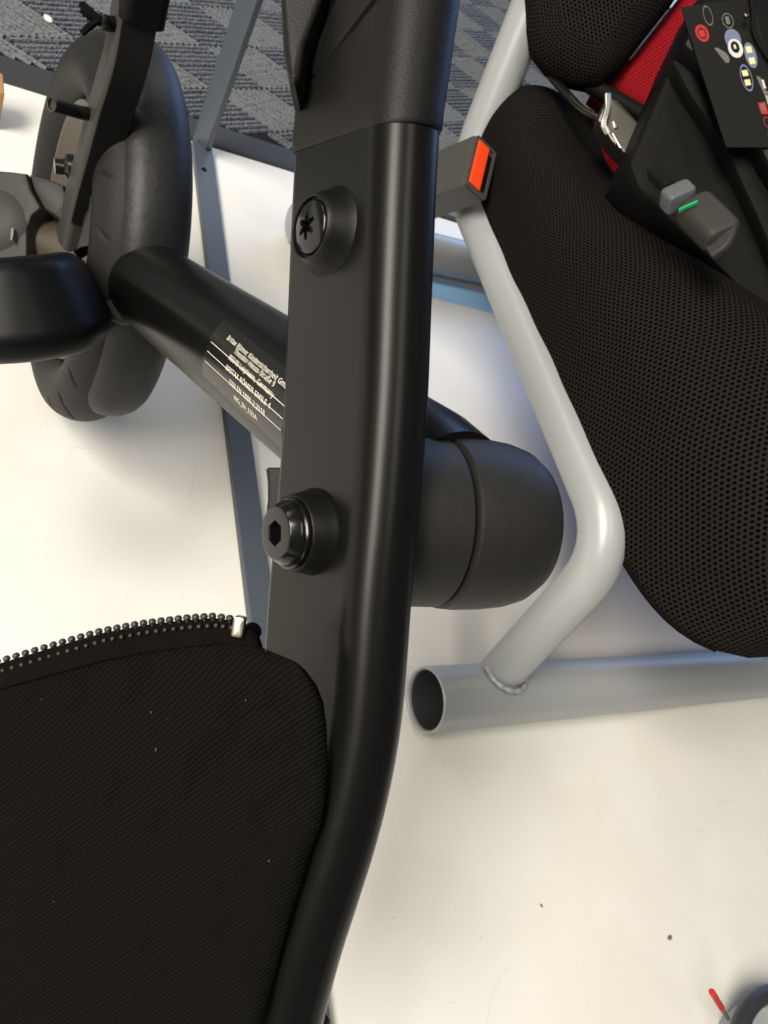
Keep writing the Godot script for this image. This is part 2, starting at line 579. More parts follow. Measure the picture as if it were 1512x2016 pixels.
func build_mat() -> void:
	var e0 := G(-60, 143)
	var u := heading(36.4)                 # along the mat's edge
	var v := heading(36.4 - 90.0)          # into the mat
	var t := thing("entrance_mat", "dark grey ribbed entrance mat with black rubber edge under the grey upright", "doormat", e0 + u * 0.6 + v * 0.6)
	var ln := 3.0
	var o := e0 - u * 0.9
	var border := Shape.new()
	var prof := PackedVector2Array([Vector2(0, 0), Vector2(0.004, 0.003), Vector2(0.034, 0.0062), Vector2(0.036, 0.0045), Vector2(0.036, 0)])
	var ra := PackedVector3Array(); var rb := PackedVector3Array()
	for q in prof:
		ra.append(o + v * q.x + Vector3.UP * q.y); rb.append(o + u * ln + v * q.x + Vector3.UP * q.y)
	border = loft([ra, rb])
	part("rubber_edge", border, mats.mat_rubber, t)
	var base := Shape.new()
	base.add(box(o + u * ln * 0.5 + v * (0.036 + 0.65) + Vector3.UP * 0.002, u, v, Vector3.UP, Vector3(ln, 1.3, 0.003), 0.001))
	part("backing", base, mats.mat_ground, t)
	# ribs, laid in slanting blocks that turn by turn run one way and the other
	var d1 := heading(9.0); var d2 := heading(66.0)
	var side := 0.088
	var per := 10
	var cross1 := d2 - d1 * d2.dot(d1)
	var seg := Shape.new()                 # one rib of unit length along z with a rounded, knotted back
	var rings := []
	for i in 9:
		var z := i / 8.0
		var r := PackedVector3Array()
		var k := 1.0 - 0.14 * (i % 2)
		for a in 7:
			var w := PI * a / 6.0
			r.append(Vector3(cos(w) * 0.5 * k, sin(w) * k, z - 0.5))
		rings.append(r)
	seg = loft(rings)
	var mesh := seg.mesh(70.0)
	mesh.surface_set_material(0, mats.mat_cord)
	var xs: Array[Transform3D] = []
	var inv := Basis(d1, Vector3.UP, d2).inverse()
	var corners := [o + v * 0.036, o + u * ln + v * 0.036, o + u * ln + v * 1.3, o + v * 1.3]
	var lo := Vector2(1e9, 1e9); var hi := -lo
	for p in corners:
		var q: Vector3 = inv * (p - o)
		lo = lo.min(Vector2(q.x, q.z)); hi = hi.max(Vector2(q.x, q.z))
	for i in range(int(lo.x / side) - 1, int(hi.x / side) + 2):
		for j in range(int(lo.y / side) - 1, int(hi.y / side) + 2):
			for k in per:
				var f := (k + 0.5) / per
				var dir := d1 if (i + j) % 2 == 0 else d2
				var c := o + (d1 * (i + 0.5) + d2 * (j + f) if (i + j) % 2 == 0 else d1 * (i + f) + d2 * (j + 0.5)) * side
				var half := side * 0.485
				var a := (c - dir * half - o).dot(v); var b := (c + dir * half - o).dot(v)
				var al := (c - o).dot(u)
				if al < 0.02 or al > ln - 0.02 or maxf(a, b) > 1.3: continue
				var p0 := c - dir * half; var p1 := c + dir * half
				if minf(a, b) < 0.038:      # cut the rib where the border starts
					if maxf(a, b) < 0.05: continue
					var g := (0.038 - a) / (b - a)
					if a < b: p0 = p0.lerp(p1, g)
					else: p1 = p0.lerp(p1, g)
				var m := (p0 + p1) * 0.5
				var zz := p1 - p0
				var xx := Vector3.UP.cross(dir)
				xs.append(Transform3D(Basis(xx * side / per * 0.70 * rng.randf_range(0.9, 1.08) * 0.866, Vector3.UP * 0.0042 * rng.randf_range(0.85, 1.15), zz), m + Vector3.UP * 0.0032))
	var mm := MultiMesh.new()
	mm.transform_format = MultiMesh.TRANSFORM_3D
	mm.mesh = mesh
	mm.instance_count = xs.size()
	for i in xs.size():
		var x := xs[i]
		x.origin -= t.position
		mm.set_instance_transform(i, x)
	var ribs := MultiMeshInstance3D.new()
	ribs.name = "cord_ribs"
	ribs.multimesh = mm
	ribs.set_meta("kind", "stuff")
	t.add_child(ribs, true)

func build_stand() -> void:
	var a := G(516, 1262); var b := G(394, 292)
	var d := (a - b).normalized()
	var t := thing("display_stand", "blue-grey flat steel stand whose bar crosses the floor beside the black tube", "display stand", b)
	var x := d.cross(Vector3.UP)
	var far_end := a + d * 0.35
	var len := far_end.distance_to(b)
	var mid := (far_end + b) * 0.5
	part("floor_bar", box(mid + Vector3.UP * 0.004, x, Vector3.UP, d, Vector3(0.023, 0.008, len), 0.0012), mats.stand_steel, t)
	var up := P(512, -60, 0.70)
	var foot := b + Vector3.UP * 0.004
	var dir := (up - foot).normalized()
	var xs := dir.cross(cam.z).normalized()
	part("upright", box((foot + up) * 0.5, xs, dir.cross(xs), dir, Vector3(0.023, 0.009, foot.distance_to(up)), 0.0012), mats.stand_steel, t)
	var h := G(397, 345) + Vector3.UP * 0.0081
	part("screw_hole", lathe(h, Vector3.UP, [Vector2(0.0, -0.001), Vector2(0.003, -0.001), Vector2(0.003, 0.0004), Vector2(0.0, 0.0004)], 16), mats.slot_black, t)

# ------------------------------------------------------------------ bench
func open_tube(path: PackedVector3Array, r: float, wall: float) -> Shape:      # a pipe one can look into
	var d := (path[1] - path[0]).normalized()
	var x := d.cross(Vector3(0.31, 0.2, 0.93)).normalized()
	var y := d.cross(x)
	var rings := []
	var n := 36
	var end := path[path.size() - 1]
	for q in [[r - wall, end], [r - wall, path[0] + d * 0.001], [r - wall * 0.6, path[0]], [r - wall * 0.4, path[0]], [r, path[0] + d * 0.001], [r, end]]:
		var ring := PackedVector3Array()
		for i in n: ring.append(q[1] + (x * cos(TAU * i / n) + y * sin(TAU * i / n)) * q[0])
		rings.append(ring)
	rings.append(rings[0])
	var s := loft(rings, false, false)
	s.outward()
	return s

func weld(a: Vector3, axis: Vector3, r: float, from: float, to: float, big: float, ref: Vector3) -> Shape:
	var x := (ref - axis * ref.dot(axis)).normalized()
	var y := axis.cross(x)
	var line := PackedVector3Array(); var ks := PackedFloat32Array()
	for i in 41:
		var w := lerpf(from, to, i / 40.0)
		line.append(a + (x * cos(w) + y * sin(w)) * r)
		ks.append((1.0 + 0.22 * sin(i * 1.25)) * (0.4 if i == 0 or i == 40 else 1.0))
	return sweep(line, circle(big, 10), axis, ks)

func build_bench() -> void:
	var t := thing("car_seat_test_bench", "grey tubular test bench with black mesh cushion and red belt buckle", "bench", bench_origin)
	var grey: Material = mats.grey_enamel
	# frame: two floor pipes, side rail that bends down to the front pipe and up into the back
	var f0 := G(836, 1378, 0.028); var f1 := f0 + along_foot * 1.1
	var foot := part("foot_pipe", open_tube(PackedVector3Array([f0, f1]), 0.0275, 0.0025), grey, t)
	var bore := []
	for q in [[0.0247, 0.0035], [0.0247, 0.7], [0.0243, 0.7], [0.0243, 0.0035]]:
		var ring := PackedVector3Array()
		var yy := along_foot.cross(Vector3.UP)
		for i in 36: ring.append(f0 + along_foot * q[1] + (Vector3.UP * cos(TAU * i / 36) + yy * sin(TAU * i / 36)) * q[0])
		bore.append(ring)
	bore.append(bore[0])
	part("pipe_bore", loft(bore, false, false), mats.tube_inside, foot)
	var g0 := G(578, 436, 0.028); var g1 := g0 + (G(880, 505, 0.028) - g0).normalized() * 0.9
	part("foot_pipe", tube(PackedVector3Array([g0, g1]), 0.024, 28, 0.003), grey, t)
	var rail := bend([Q(-0.002, -0.004, 0.03), Q(0, 0.045, 0.208), Q(0, 0.46, 0.185), Q(0.0, 0.60, 0.46)], 0.05, 10)
	var side := part("side_rail", tube(rail, 0.019, 28), grey, t)
	part("weld_bead", weld(Q(-0.002, -0.0, 0.0555), (rail[1] - rail[0]).normalized(), 0.0195, -1.9, 1.9, 0.0023, -along_seat), grey, side, 80.0)
	part("cross_bar", tube(PackedVector3Array([Q(-0.16, 0.466, 0.165), Q(0.55, 0.47, 0.165)]), 0.019, 24, 0.002), grey, t)
	var rail2 := bend([Q(0.5, -0.004, 0.03), Q(0.5, 0.045, 0.208), Q(0.5, 0.46, 0.185), Q(0.5, 0.60, 0.46)], 0.05, 10)
	part("side_rail", tube(rail2, 0.019, 20), grey, t)
	var w2 := G(1478, 1318, 0.03)
	part("weld_bead", weld(G(1466, 1310, 0.045), Vector3.UP, 0.014, -1.4, 1.4, 0.004, -along_seat), grey, foot, 80.0)
	part("foot_brace", tube(PackedVector3Array([w2 + Vector3.UP * 0.01, w2 + along_foot * 0.14 + along_seat * 0.02 + Vector3.UP * 0.06]), 0.016, 20), grey, t)
	build_cushion(t)
	build_backrest(t)
	build_buckle(t)
	# anchor hoop of bent rod between seat and back
	var rod := bend([P(1060, 95, 0.72), P(1082, 148, 0.70), P(1150, 222, 0.675), P(1196, 240, 0.665), P(1230, 205, 0.69), P(1150, 128, 0.72)], 0.012, 6)
	part("anchor_hoop", tube(rod, 0.0036, 14), mats.dark_steel, t)
	var rod2 := PackedVector3Array([P(1095, 118, 0.74), P(1215, 205, 0.715), P(1330, 280, 0.69)])
	part("anchor_rail", tube(rod2, 0.0075, 16), mats.steel, t)

func build_cushion(t: Node3D) -> void:
	# thigh bolster of the seat pad: a swept roll, higher towards the front, flat below
	var rings := []
	var ns := 56
	for i in ns + 1:
		var f := float(i) / ns
		var s := lerpf(-0.062, 0.512, f)
		var k := 1.0
		if f < 0.16: k = pow(clampf(1.0 - pow(1.0 - f / 0.16, 2.6), 0.0, 1.0), 0.42)
		if f > 0.88: k = pow(clampf(1.0 - pow((f - 0.88) / 0.12, 2.6), 0.0, 1.0), 0.42)
		k = maxf(k, 0.06)
		var left := lerpf(-0.005, -0.010, smoothstep(-0.02, 0.5, s)) + 0.034 * smoothstep(0.10, -0.06, s)
		var top := lerpf(0.360, 0.286, smoothstep(0.10, 0.42, s)) + 0.012 * smoothstep(0.42, 0.5, s) 
		var wid := lerpf(0.285, 0.123, smoothstep(0.1, 0.42, s))
		var low := 0.196
		var mid := Vector2(left + wid * 0.5, lerpf(low, top, 0.42))
		var prof := rounded(wid, top - low, [minf(wid * 0.45, (top - low) * 0.45), (top - low) * 0.52, 0.014, 0.03], 12)
		var r := PackedVector3Array()
		for q in prof:
			var p: Vector2 = q * Vector2(lerpf(0.55, 1.0, k), k)
			var dent := 0.0010 * sin(s * 61.0 + q.y * 40.0) * sin(q.x * 45.0 + s * 17.0)
			var sway := (1.0 - k) * 0.0
			r.append(Q(mid.x + p.x + dent + sway, s, (low + top) * 0.5 + p.y))
		rings.append(r)
	var cu := part("seat_cushion", loft(rings), mats.spacer_mesh, t, 60.0)
	var edge := PackedVector3Array()
	for i in range(2, ns - 2): edge.append(rings[i][31])
	part("edge_binding", tube(edge, 0.0022, 10), mats.black_fabric, cu, 60.0)
	# the flat of the seat, in red cloth, lower than the bolster
	var flat := box(Q(0.315, 0.24, 0.255), along_foot, Vector3.UP, along_seat, Vector3(0.43, 0.07, 0.52), 0.02)
	part("seat_panel", flat, mats.red_fabric, t, 60.0)

func build_backrest(t: Node3D) -> void:
	var pts := []
	# black back cushion above the gap, its red lower panel beside it
	var bl := [Vector2(1020, -190), Vector2(1048, 0), Vector2(1056, 62), Vector2(1086, 100), Vector2(1136, 128), Vector2(1192, 140), Vector2(1240, 104), Vector2(1290, 36), Vector2(1350, -40), Vector2(1440, -180)]
	part("back_cushion", slab(bl, 0.66, 0.055, 0.022), mats.spacer_mesh, t, 60.0)
	var rd := [Vector2(1180, 150), Vector2(1250, 100), Vector2(1345, -20), Vector2(1440, -150), Vector2(1500, -120), Vector2(1400, 60), Vector2(1345, 240), Vector2(1296, 222)]
	part("back_panel", slab(rd, 0.70, 0.06, 0.012), mats.red_fabric, t, 60.0)
	part("back_edge", tube(PackedVector3Array([P(1080, 122, 0.70), P(1195, 186, 0.69), P(1330, 262, 0.675)]), 0.007, 14), mats.shell_black, t)

func build_buckle(t: Node3D) -> void:
	# end face, from its corners as seen, and the body behind it
	var z := 0.70
	var a := P(936, 274, z); var b := P(978, 289, z - 0.002); var c := P(956, 392, z - 0.012); var d := P(910, 372, z - 0.01)
	var ctr := (a + b + c + d) * 0.25
	var long := ((d + c) - (a + b)).normalized()
	var out := C(0.66, -0.10, 0.74).normalized()
	out = (out - long * out.dot(long)).normalized()
	var wide := long.cross(out).normalized()
	var L := (a + b).distance_to(c + d) * 0.5
	var W := 0.0
	for e in [[a, b], [d, c]]:
		var q: Vector3 = e[1] - e[0]
		W = maxf(W, absf(q.dot(cam.x)) / maxf(absf(wide.dot(cam.x)), 0.3))
	W = clampf(W, 0.026, 0.032)
	var body := box(ctr - out * 0.034, wide, long, out, Vector3(W, L, 0.068), 0.0035)
	var bk := part("belt_buckle", body, mats.buckle_plastic, t)
	var s := wide * signf(wide.dot(cam.x))
	part("rim", ring_plate(ctr, s, long, out, W * 0.94, L * 0.94, W * 0.78, L * 0.84, 0.002), mats.buckle_plastic, bk)
	part("red_button", box(ctr - s * W * 0.12 - long * 0.0 + out * 0.0012, s, long, out, Vector3(W * 0.50, L * 0.82, 0.0035), 0.001), mats.buckle_red, bk)
	part("tongue_slot", box(ctr + s * W * 0.27 + out * 0.0003, s, long, out, Vector3(W * 0.2, L * 0.7, 0.001), 0.0004), mats.slot_black, bk)
	var stalk := box(ctr - out * 0.10, wide, long, out, Vector3(W * 0.6, L * 0.7, 0.08), 0.003)
	part("stalk", stalk, mats.buckle_plastic, bk)

func ring_plate(c: Vector3, x: Vector3, y: Vector3, z: Vector3, w: float, h: float, iw: float, ih: float, thick: float) -> Shape:
	var rings := []
	for q in [[w, h, 0.0], [w, h, thick], [iw, ih, thick], [iw, ih, 0.0]]:
		var r := PackedVector3Array()
		for p in rounded(q[0], q[1], 0.002, 4): r.append(c + x * p.x + y * p.y + z * q[2])
		rings.append(r)
	rings.append(rings[0])
	var s := loft(rings, false, false)
	s.outward()
	return s

# ------------------------------------------------------------------ child seat
func sticker_texture() -> ImageTexture:        # flat print of the instruction label: little drawings on black
	var w := 256; var h := 512
	var im := Image.create_empty(w, h, false, Image.FORMAT_RGBA8)
	im.fill(lin(0.008, 0.008, 0.008))
	var white := lin(0.55, 0.55, 0.5); var yellow := lin(0.62, 0.6, 0.3); var blue := lin(0.14, 0.17, 0.26); var red := lin(0.4, 0.03, 0.03); var grey := lin(0.13, 0.13, 0.12)
	_oval(im, Vector2(48, 96), Vector2(24, 30), red, true); _oval(im, Vector2(48, 96), Vector2(17, 22), lin(0.12, 0.015, 0.015), true); im.fill_rect(Rect2i(38, 86, 20, 22), red)
	_oval(im, Vector2(86, 40), Vector2(16, 34), grey, false)
	_oval(im, Vector2(150, 66), Vector2(20, 26), grey, false); im.fill_rect(Rect2i(143, 52, 14, 26), grey)
	_oval(im, Vector2(150, 128), Vector2(28, 34), blue, true); _oval(im, Vector2(150, 160), Vector2(26, 32), white, true); _oval(im, Vector2(150, 156), Vector2(15, 20), lin(0.008, 0.008, 0.008), true); im.fill_rect(Rect2i(146, 148, 8, 14), white)
	_oval(im, Vector2(196, 190), Vector2(20, 44), blue, true); im.fill_rect(Rect2i(186, 160, 20, 22), yellow); im.fill_rect(Rect2i(186, 198, 20, 22), yellow)
	_oval(im, Vector2(160, 262), Vector2(20, 46), blue, false); im.fill_rect(Rect2i(150, 236, 20, 20), yellow); im.fill_rect(Rect2i(150, 268, 20, 20), yellow)
	for k in 26: im.fill_rect(Rect2i(78 + k, 150 + k * 2, 12 + int(14.0 * sin(k * 0.12)), 4), grey)
	for k in 30: im.fill_rect(Rect2i(196 + int(k * 0.5), 262 + k * 3, 8 + (k % 7) * 2, 4), grey)
	im.fill_rect(Rect2i(210, 276, 8, 30), white)
	im.fill_rect(Rect2i(176, 350, 26, 40), red); im.fill_rect(Rect2i(182, 356, 14, 20), grey); im.fill_rect(Rect2i(208, 330, 26, 30), lin(0.28, 0.3, 0.24))
	_oval(im, Vector2(190, 420), Vector2(16, 20), red, false); im.fill_rect(Rect2i(212, 400, 16, 16), lin(0.2, 0.2, 0.18))
	for k in 5: im.fill_rect(Rect2i(176 + k * 9, 460 + (k % 2) * 8, 6, 18), lin(0.25, 0.28, 0.34))
	return ImageTexture.create_from_image(im)

func _oval(im: Image, c: Vector2, r: Vector2, col: Color, filled: bool) -> void:
	for y in range(int(c.y - r.y), int(c.y + r.y) + 1):
		for x in range(int(c.x - r.x), int(c.x + r.x) + 1):
			var d := ((Vector2(x, y) - c) / r).length()
			if d <= 1.0 and (filled or d > 0.86) and x >= 0 and y >= 0 and x < im.get_width() and y < im.get_height(): im.set_pixel(x, y, col)

func build_child_seat() -> void:
	var t := thing("child_car_seat", "black child car seat base with printed label and grey-tipped anchor arms, on the bench", "car seat", P(1420, 330, 0.60))
	# lower side panel: a broad flat arm
	var lower := [Vector2(1318, 128), Vector2(1352, 190), Vector2(1420, 290), Vector2(1480, 420), Vector2(1540, 560), Vector2(1600, 660), Vector2(1640, 900), Vector2(1520, 640), Vector2(1430, 540), Vector2(1330, 446), Vector2(1256, 370), Vector2(1237, 322)]
	part("base", slab(lower, 0.585, 0.07, 0.008), mats.shell_black, t)
	var upper := [Vector2(1322, 118), Vector2(1345, 90), Vector2(1420, 150), Vector2(1500, 330), Vector2(1640, 520), Vector2(1640, 700), Vector2(1546, 556), Vector2(1486, 416), Vector2(1426, 286), Vector2(1358, 186)]
	part("side_cover", slab(upper, 0.572, 0.06, 0.006), mats.shell_black, t)
	var shell := [Vector2(1345, 86), Vector2(1372, 20), Vector2(1420, -80), Vector2(1560, -200), Vector2(1700, -100), Vector2(1660, 560), Vector2(1512, 322), Vector2(1440, 170)]
	var sh := part("shell", slab(shell, 0.555, 0.09, 0.008), mats.satin_black, t)
	var arm_box := box(P(1470, 30, 0.545), C(0.5, -0.86, 0).normalized(), C(0.86, 0.5, 0).normalized(), C(0, 0, 1), Vector3(0.004, 0.004, 0.003), 0.001)
	part("rivet", arm_box, mats.dark_steel, sh)
	# printed label, slightly proud of the shell
	var lab := Shape.new()
	var q := [P(1340, 14, 0.5535), P(1480, -6, 0.5535), P(1562, 290, 0.5535), P(1430, 290, 0.5535)]
	lab.quad(q[0], q[1], q[2], q[3], Vector2(0, 0), Vector2(1, 0), Vector2(1, 1), Vector2(0, 1))
	var back := -cam.z * 0.0006
	lab.quad(q[0] + back, q[3] + back, q[2] + back, q[1] + back)
	for k in 4: lab.quad(q[k], q[k] + back, q[(k + 1) % 4] + back, q[(k + 1) % 4])
	lab.outward()
	var lm := mat("label_print", Color.WHITE, 0.6, 0.0, 0.25)
	lm.albedo_texture = sticker_texture()
	part("printed_label", lab, lm, t)
	# belt slot edge curving beside the label
	part("seam_cord", tube(spline([P(1470, -60, 0.55), P(1482, 20, 0.551), P(1484, 60, 0.551), P(1510, 110, 0.551), P(1600, 230, 0.551)], 6), 0.0016, 8), mats.shell_black, t)
	# latch gripping the anchor hoop: steel plate with a bright hooked jaw
	var plate_pts := [Vector2(1178, 236), Vector2(1196, 190), Vector2(1216, 196), Vector2(1278, 262), Vector2(1246, 318), Vector2(1204, 276)]
	var la := part("anchor_latch", slab(plate_pts, 0.64, 0.022, 0.002), mats.dull_steel, t)
	part("jaw", sweep(bend([P(1196, 186, 0.632), P(1197, 214, 0.632), P(1186, 246, 0.632), P(1196, 262, 0.634)], 0.006, 5), rounded(0.0052, 0.004, 0.0012, 3), C(1, 0, 0)), mats.steel, la)
	part("release_key", slab([Vector2(1206, 238), Vector2(1216, 240), Vector2(1218, 250), Vector2(1210, 252)], 0.638, 0.004, 0.0006), mats.steel, la)
	part("release_key", slab([Vector2(1205, 262), Vector2(1210, 262), Vector2(1226, 294), Vector2(1220, 290)], 0.638, 0.004, 0.0005), mats.steel, la)
	# second arm: dark body, light grey nose, green sign, dark prong
	var d := (P(1440, 500, 0.525) - P(1318, 372, 0.565)).normalized()
	var side := d.cross(cam.z).normalized()
	var up := side.cross(d).normalized()
	var arm := part("anchor_arm", box(P(1392, 436, 0.53), side, up, d, Vector3(0.026, 0.020, 0.042), 0.006), mats.grey_plastic, t)
	arm.set_meta("label", "dark grey anchor arm with light grey nose")
	part("nose", box(P(1334, 388, 0.537), side, up, d, Vector3(0.021, 0.016, 0.014), 0.003), mats.light_grey_plastic, arm)
	part("prong", box(P(1300, 353, 0.545), side, up, d, Vector3(0.009, 0.008, 0.022), 0.0015), mats.shell_black, arm)
	part("green_indicator", box(P(1355, 406, 0.523), side, up, d, Vector3(0.014, 0.003, 0.0016), 0.0005), mats.green_plastic, arm)
	part("release_grip", sweep(bend([P(1398, 500, 0.52), P(1428, 480, 0.515), P(1440, 440, 0.52)], 0.012, 5), rounded(0.007, 0.01, 0.002, 3), up), mats.grey_plastic, arm)

# ------------------------------------------------------------------ pram
func build_pram() -> void:
	var t := thing("pram", "black pram with bolted tube frame, rear wheel and unzipped fabric panel", "pram", Vector3(-0.3, 0, -0.38))
	var paint: Material = mats.black_paint
	# --- main tube
	var al := deg_to_rad(50.0)
	var nl := C(-sin(al), 0, cos(al))          # its flat face looks left
	var w := C(cos(al), 0, sin(al))            # across that face, towards the viewer
	var ctr := [[-260, 770], [-100, 759], [100, 747], [270, 738], [400, 730], [600, 718], [800, 706], [1000, 690], [1100, 680], [1200, 669], [1300, 657], [1400, 643], [1500, 625], [1600, 602], [1700, 575], [1800, 548], [1900, 525], [2016, 500], [2200, 460]]
	var line := []
	for q in ctr: line.append(P(q[1] - 1.0 - 11.0 * smoothstep(1000.0, 250.0, q[0]) + 12.0 * smoothstep(1100.0, 1450.0, q[0]) - 18.0 * smoothstep(1500.0, 2016.0, q[0]), q[0], 0.22))
	var path := spline(line, 5)
	var prof := rounded(0.0487, 0.0214, [0.0106, 0.004, 0.004, 0.0106], 9)      # x across the face, y out of it
	var main := part("main_tube", sweep_fixed(path, prof, w, nl), paint, t, 50.0)
	# --- sleeve over its upper end, with the lever
	var sl := []
	for q in [[-260, 1.16, 16], [-60, 1.13, 13], [60, 1.10, 9], [180, 1.06, 4], [240, 1.045, 0], [262, 1.04, 0], [268, 1.015, 0]]:
		sl.append([P(lerpf(770.0, 738.0, (q[0] + 260.0) / 530.0) - 13.0 + q[2], q[0], 0.22), q[1]])
	var rings := []
	for q in sl:
		var r := PackedVector3Array()
		var near := smoothstep(0.0, 7.0, float(rings.size() + 1))
		for p in prof:
			var off: Vector3 = (w * p.x + nl * p.y) * q[1]
			r.append(q[0] + off - cam.y * (0.0021 + 0.215 * off.dot(cam.z)) * near)
		rings.append(r)
	var sleeve := part("sleeve", loft(rings), mats.black_plastic, t, 50.0)
	var lever := [Vector2(546, -160), Vector2(700, -160), Vector2(644, -30), Vector2(600, 86), Vector2(590, 150), Vector2(580, 166), Vector2(568, 160), Vector2(557, 100), Vector2(552, 0)]
	part("lever", slab(lever, 0.2135, 0.026, 0.0018), mats.black_plastic, sleeve, 50.0)
	var ridge := [Vector2(726, -160), Vector2(790, -160), Vector2(790, -80), Vector2(640, 120), Vector2(616, 150), Vector2(602, 150), Vector2(606, 120)]
	var pl := PackedVector3Array()
	for q in ridge:
		# a raised field lying on the sleeve's left face
		var ray := P(q.x, q.y, 1.0) - eye
		var on: Vector3 = rings[2][0] * 0.0 + sl[2][0] + nl * (0.0117 + 0.0014)
		pl.append(eye + ray * ((on - eye).dot(nl) / ray.dot(nl)))
	part("raised_field", plate(pl, -nl, 0.004, 0.0012), mats.black_plastic, sleeve)
	# --- upper boss with its screw
	var b1 := face_point(path, 455, nl) - w * 0.0020
	var ub := part("screw_boss", lathe(b1, nl, [Vector2(0.0126, -0.003), Vector2(0.0126, 0.0), Vector2(0.0121, 0.0006), Vector2(0.0110, 0.0022), Vector2(0.0096, 0.0052), Vector2(0.0090, 0.0064), Vector2(0.0084, 0.0068), Vector2(0.0081, 0.0066), Vector2(0.0079, 0.0056), Vector2(0, 0.0056)], 56), mats.boss_plastic, t)
	part("screw", cross_screw(b1 + nl * 0.0057, nl, 0.0074), mats.gloss_black, ub)
	# --- lower boss, washer and hex bolt
	var b2 := face_point(path, 1048, nl) - w * 0.0020
	var lb := part("bolt_boss", lathe(b2, nl, [Vector2(0.0124, -0.003), Vector2(0.0124, 0.0), Vector2(0.0121, 0.0006), Vector2(0.0114, 0.003), Vector2(0.0106, 0.0064), Vector2(0.0101, 0.0070), Vector2(0, 0.0070)], 56), mats.boss_plastic, t)
	part("washer", lathe(b2 + nl * 0.0070, nl, [Vector2(0.0, 0), Vector2(0.0094, 0), Vector2(0.0098, 0.0004), Vector2(0.0098, 0.0013), Vector2(0.0094, 0.0017), Vector2(0, 0.0008)], 56), mats.gloss_black, lb)
	part("hex_bolt", hex_bolt(b2 + nl * 0.0084, nl), mats.gloss_black, lb)
	# --- hub at the joint
	var e := C(cos(deg_to_rad(24)), -0.05, -sin(deg_to_rad(24))).normalized()
	var h0 := P(829, 1026, 0.250)
	var hub := part("pivot_hub", lathe(h0, e, [Vector2(0, -0.03), Vector2(0.0270, -0.03), Vector2(0.0276, 0.0036), Vector2(0.0272, 0.0043), Vector2(0.0262, 0.0048), Vector2(0, 0.0048)], 72), mats.hub_plastic, t)
	part("hub_cap", lathe(h0, e, [Vector2(0, 0.0056), Vector2(0.0260, 0.0056), Vector2(0.0273, 0.0058), Vector2(0.0281, 0.0066), Vector2(0.0285, 0.011), Vector2(0.0284, 0.020), Vector2(0.0277, 0.028), Vector2(0.0262, 0.0340), Vector2(0.0232, 0.0388), Vector2(0.0185, 0.0408), Vector2(0.012, 0.0416), Vector2(0, 0.0418)], 72), mats.hub_plastic, hub)
	var dent := h0 + e * 0.0245 + C(0.3, -0.1, 1).normalized() * 0.0279
	part("mould_mark", lathe(dent, C(0.25, -0.1, 1), [Vector2(0, -0.001), Vector2(0.0012, -0.001), Vector2(0.0012, 0.0001), Vector2(0.0006, 0.0001), Vector2(0.0005, -0.0003), Vector2(0, -0.0003)], 14), mats.hub_plastic, hub)
	var tab := [Vector2(523, 924), Vector2(528, 920), Vector2(585, 920), Vector2(585, 1100), Vector2(548, 1098), Vector2(528, 1070), Vector2(517, 1046), Vector2(522, 1020), Vector2(526, 985), Vector2(526, 950)]
	part("locking_tab", slab(tab, 0.244, 0.012, 0.0012), mats.black_plastic, t)
	# --- lower frame tube with its label
	var A := P(243, 525, 0.515); var B := P(900, 1000, 0.25)
	var d := (B - A).normalized()
	var cap := PackedFloat32Array(); var lp := PackedVector3Array()
	for k in 7:
		var f := k / 6.0
		lp.append(A - d * 0.020 * (1.0 - f)); cap.append(sqrt(maxf(1.0 - pow(1.0 - f, 2), 0.02)))
	for k in 24:
		lp.append(A.lerp(B, (k + 1) / 24.0 * 0.985)); cap.append(1.0 if k < 23 else 0.93)
	var lower := part("lower_frame_tube", sweep(lp, circle(0.0262, 48), d.cross(cam.z), cap), paint, t)
	build_sticker(lower, A, d)
	build_wheel(t)
	build_front_parts(t)
	build_fabric(t, path)
	var dust := Shape.new()
	for k in 70:
		var i := rng.randi_range(8, path.size() - 12)
		var q: Vector2 = prof[rng.randi_range(0, 24)]
		if rng.randf() < 0.4: q = Vector2(rng.randf_range(-0.018, 0.01), 0.0106)
		dust.add(ball(path[i].lerp(path[i + 1], rng.randf()) + w * q.x + nl * q.y, rng.randf_range(0.00004, 0.00011), 4))
	part("dust", dust, mats.lint, main).set_meta("kind", "stuff")
	var nick := sweep(PackedVector3Array([h0 + e * 0.0255 + C(0.05, 0.72, 0.70) * 0.0277, h0 + e * 0.0300 + C(0.08, 0.66, 0.75) * 0.0275, h0 + e * 0.0320 + C(0.08, 0.62, 0.78) * 0.0269]), rounded(0.0005, 0.0002, 0.00008, 2), C(0, 1, 0))
	part("scratch", nick, mats.lint, hub)
	# rear strut, just seen behind the foot of the main tube
	part("rear_strut", tube(PackedVector3Array([P(500, 2240, 0.33), P(578, 2080, 0.34), P(634, 1992, 0.36)]), 0.006, 18, 0.003), mats.black_plastic, t)

func sweep_fixed(path: PackedVector3Array, prof: PackedVector2Array, x: Vector3, y: Vector3) -> Shape:
	var rings := []
	for i in path.size():
		var tg := (path[mini(i + 1, path.size() - 1)] - path[maxi(i - 1, 0)]).normalized()
		var xx := (x - tg * x.dot(tg)).normalized()
		var yy := (y - tg * y.dot(tg) - xx * y.dot(xx)).normalized()
		var r := PackedVector3Array()
		for p in prof: r.append(path[i] + xx * p.x + yy * p.y)
		rings.append(r)
	return loft(rings)

func face_point(path: PackedVector3Array, py: float, nl: Vector3) -> Vector3:
	var best := path[0]; var gap := 1e9
	for i in path.size() - 1:
		for k in 10:
			var p := path[i].lerp(path[i + 1], k / 10.0)
			var f := p + nl * 0.0106
			var y := 1008.0 - FOCAL * (f - eye).dot(cam.y) / -(f - eye).dot(cam.z)
			if absf(y - py) < gap:
				gap = absf(y - py); best = f
	return best

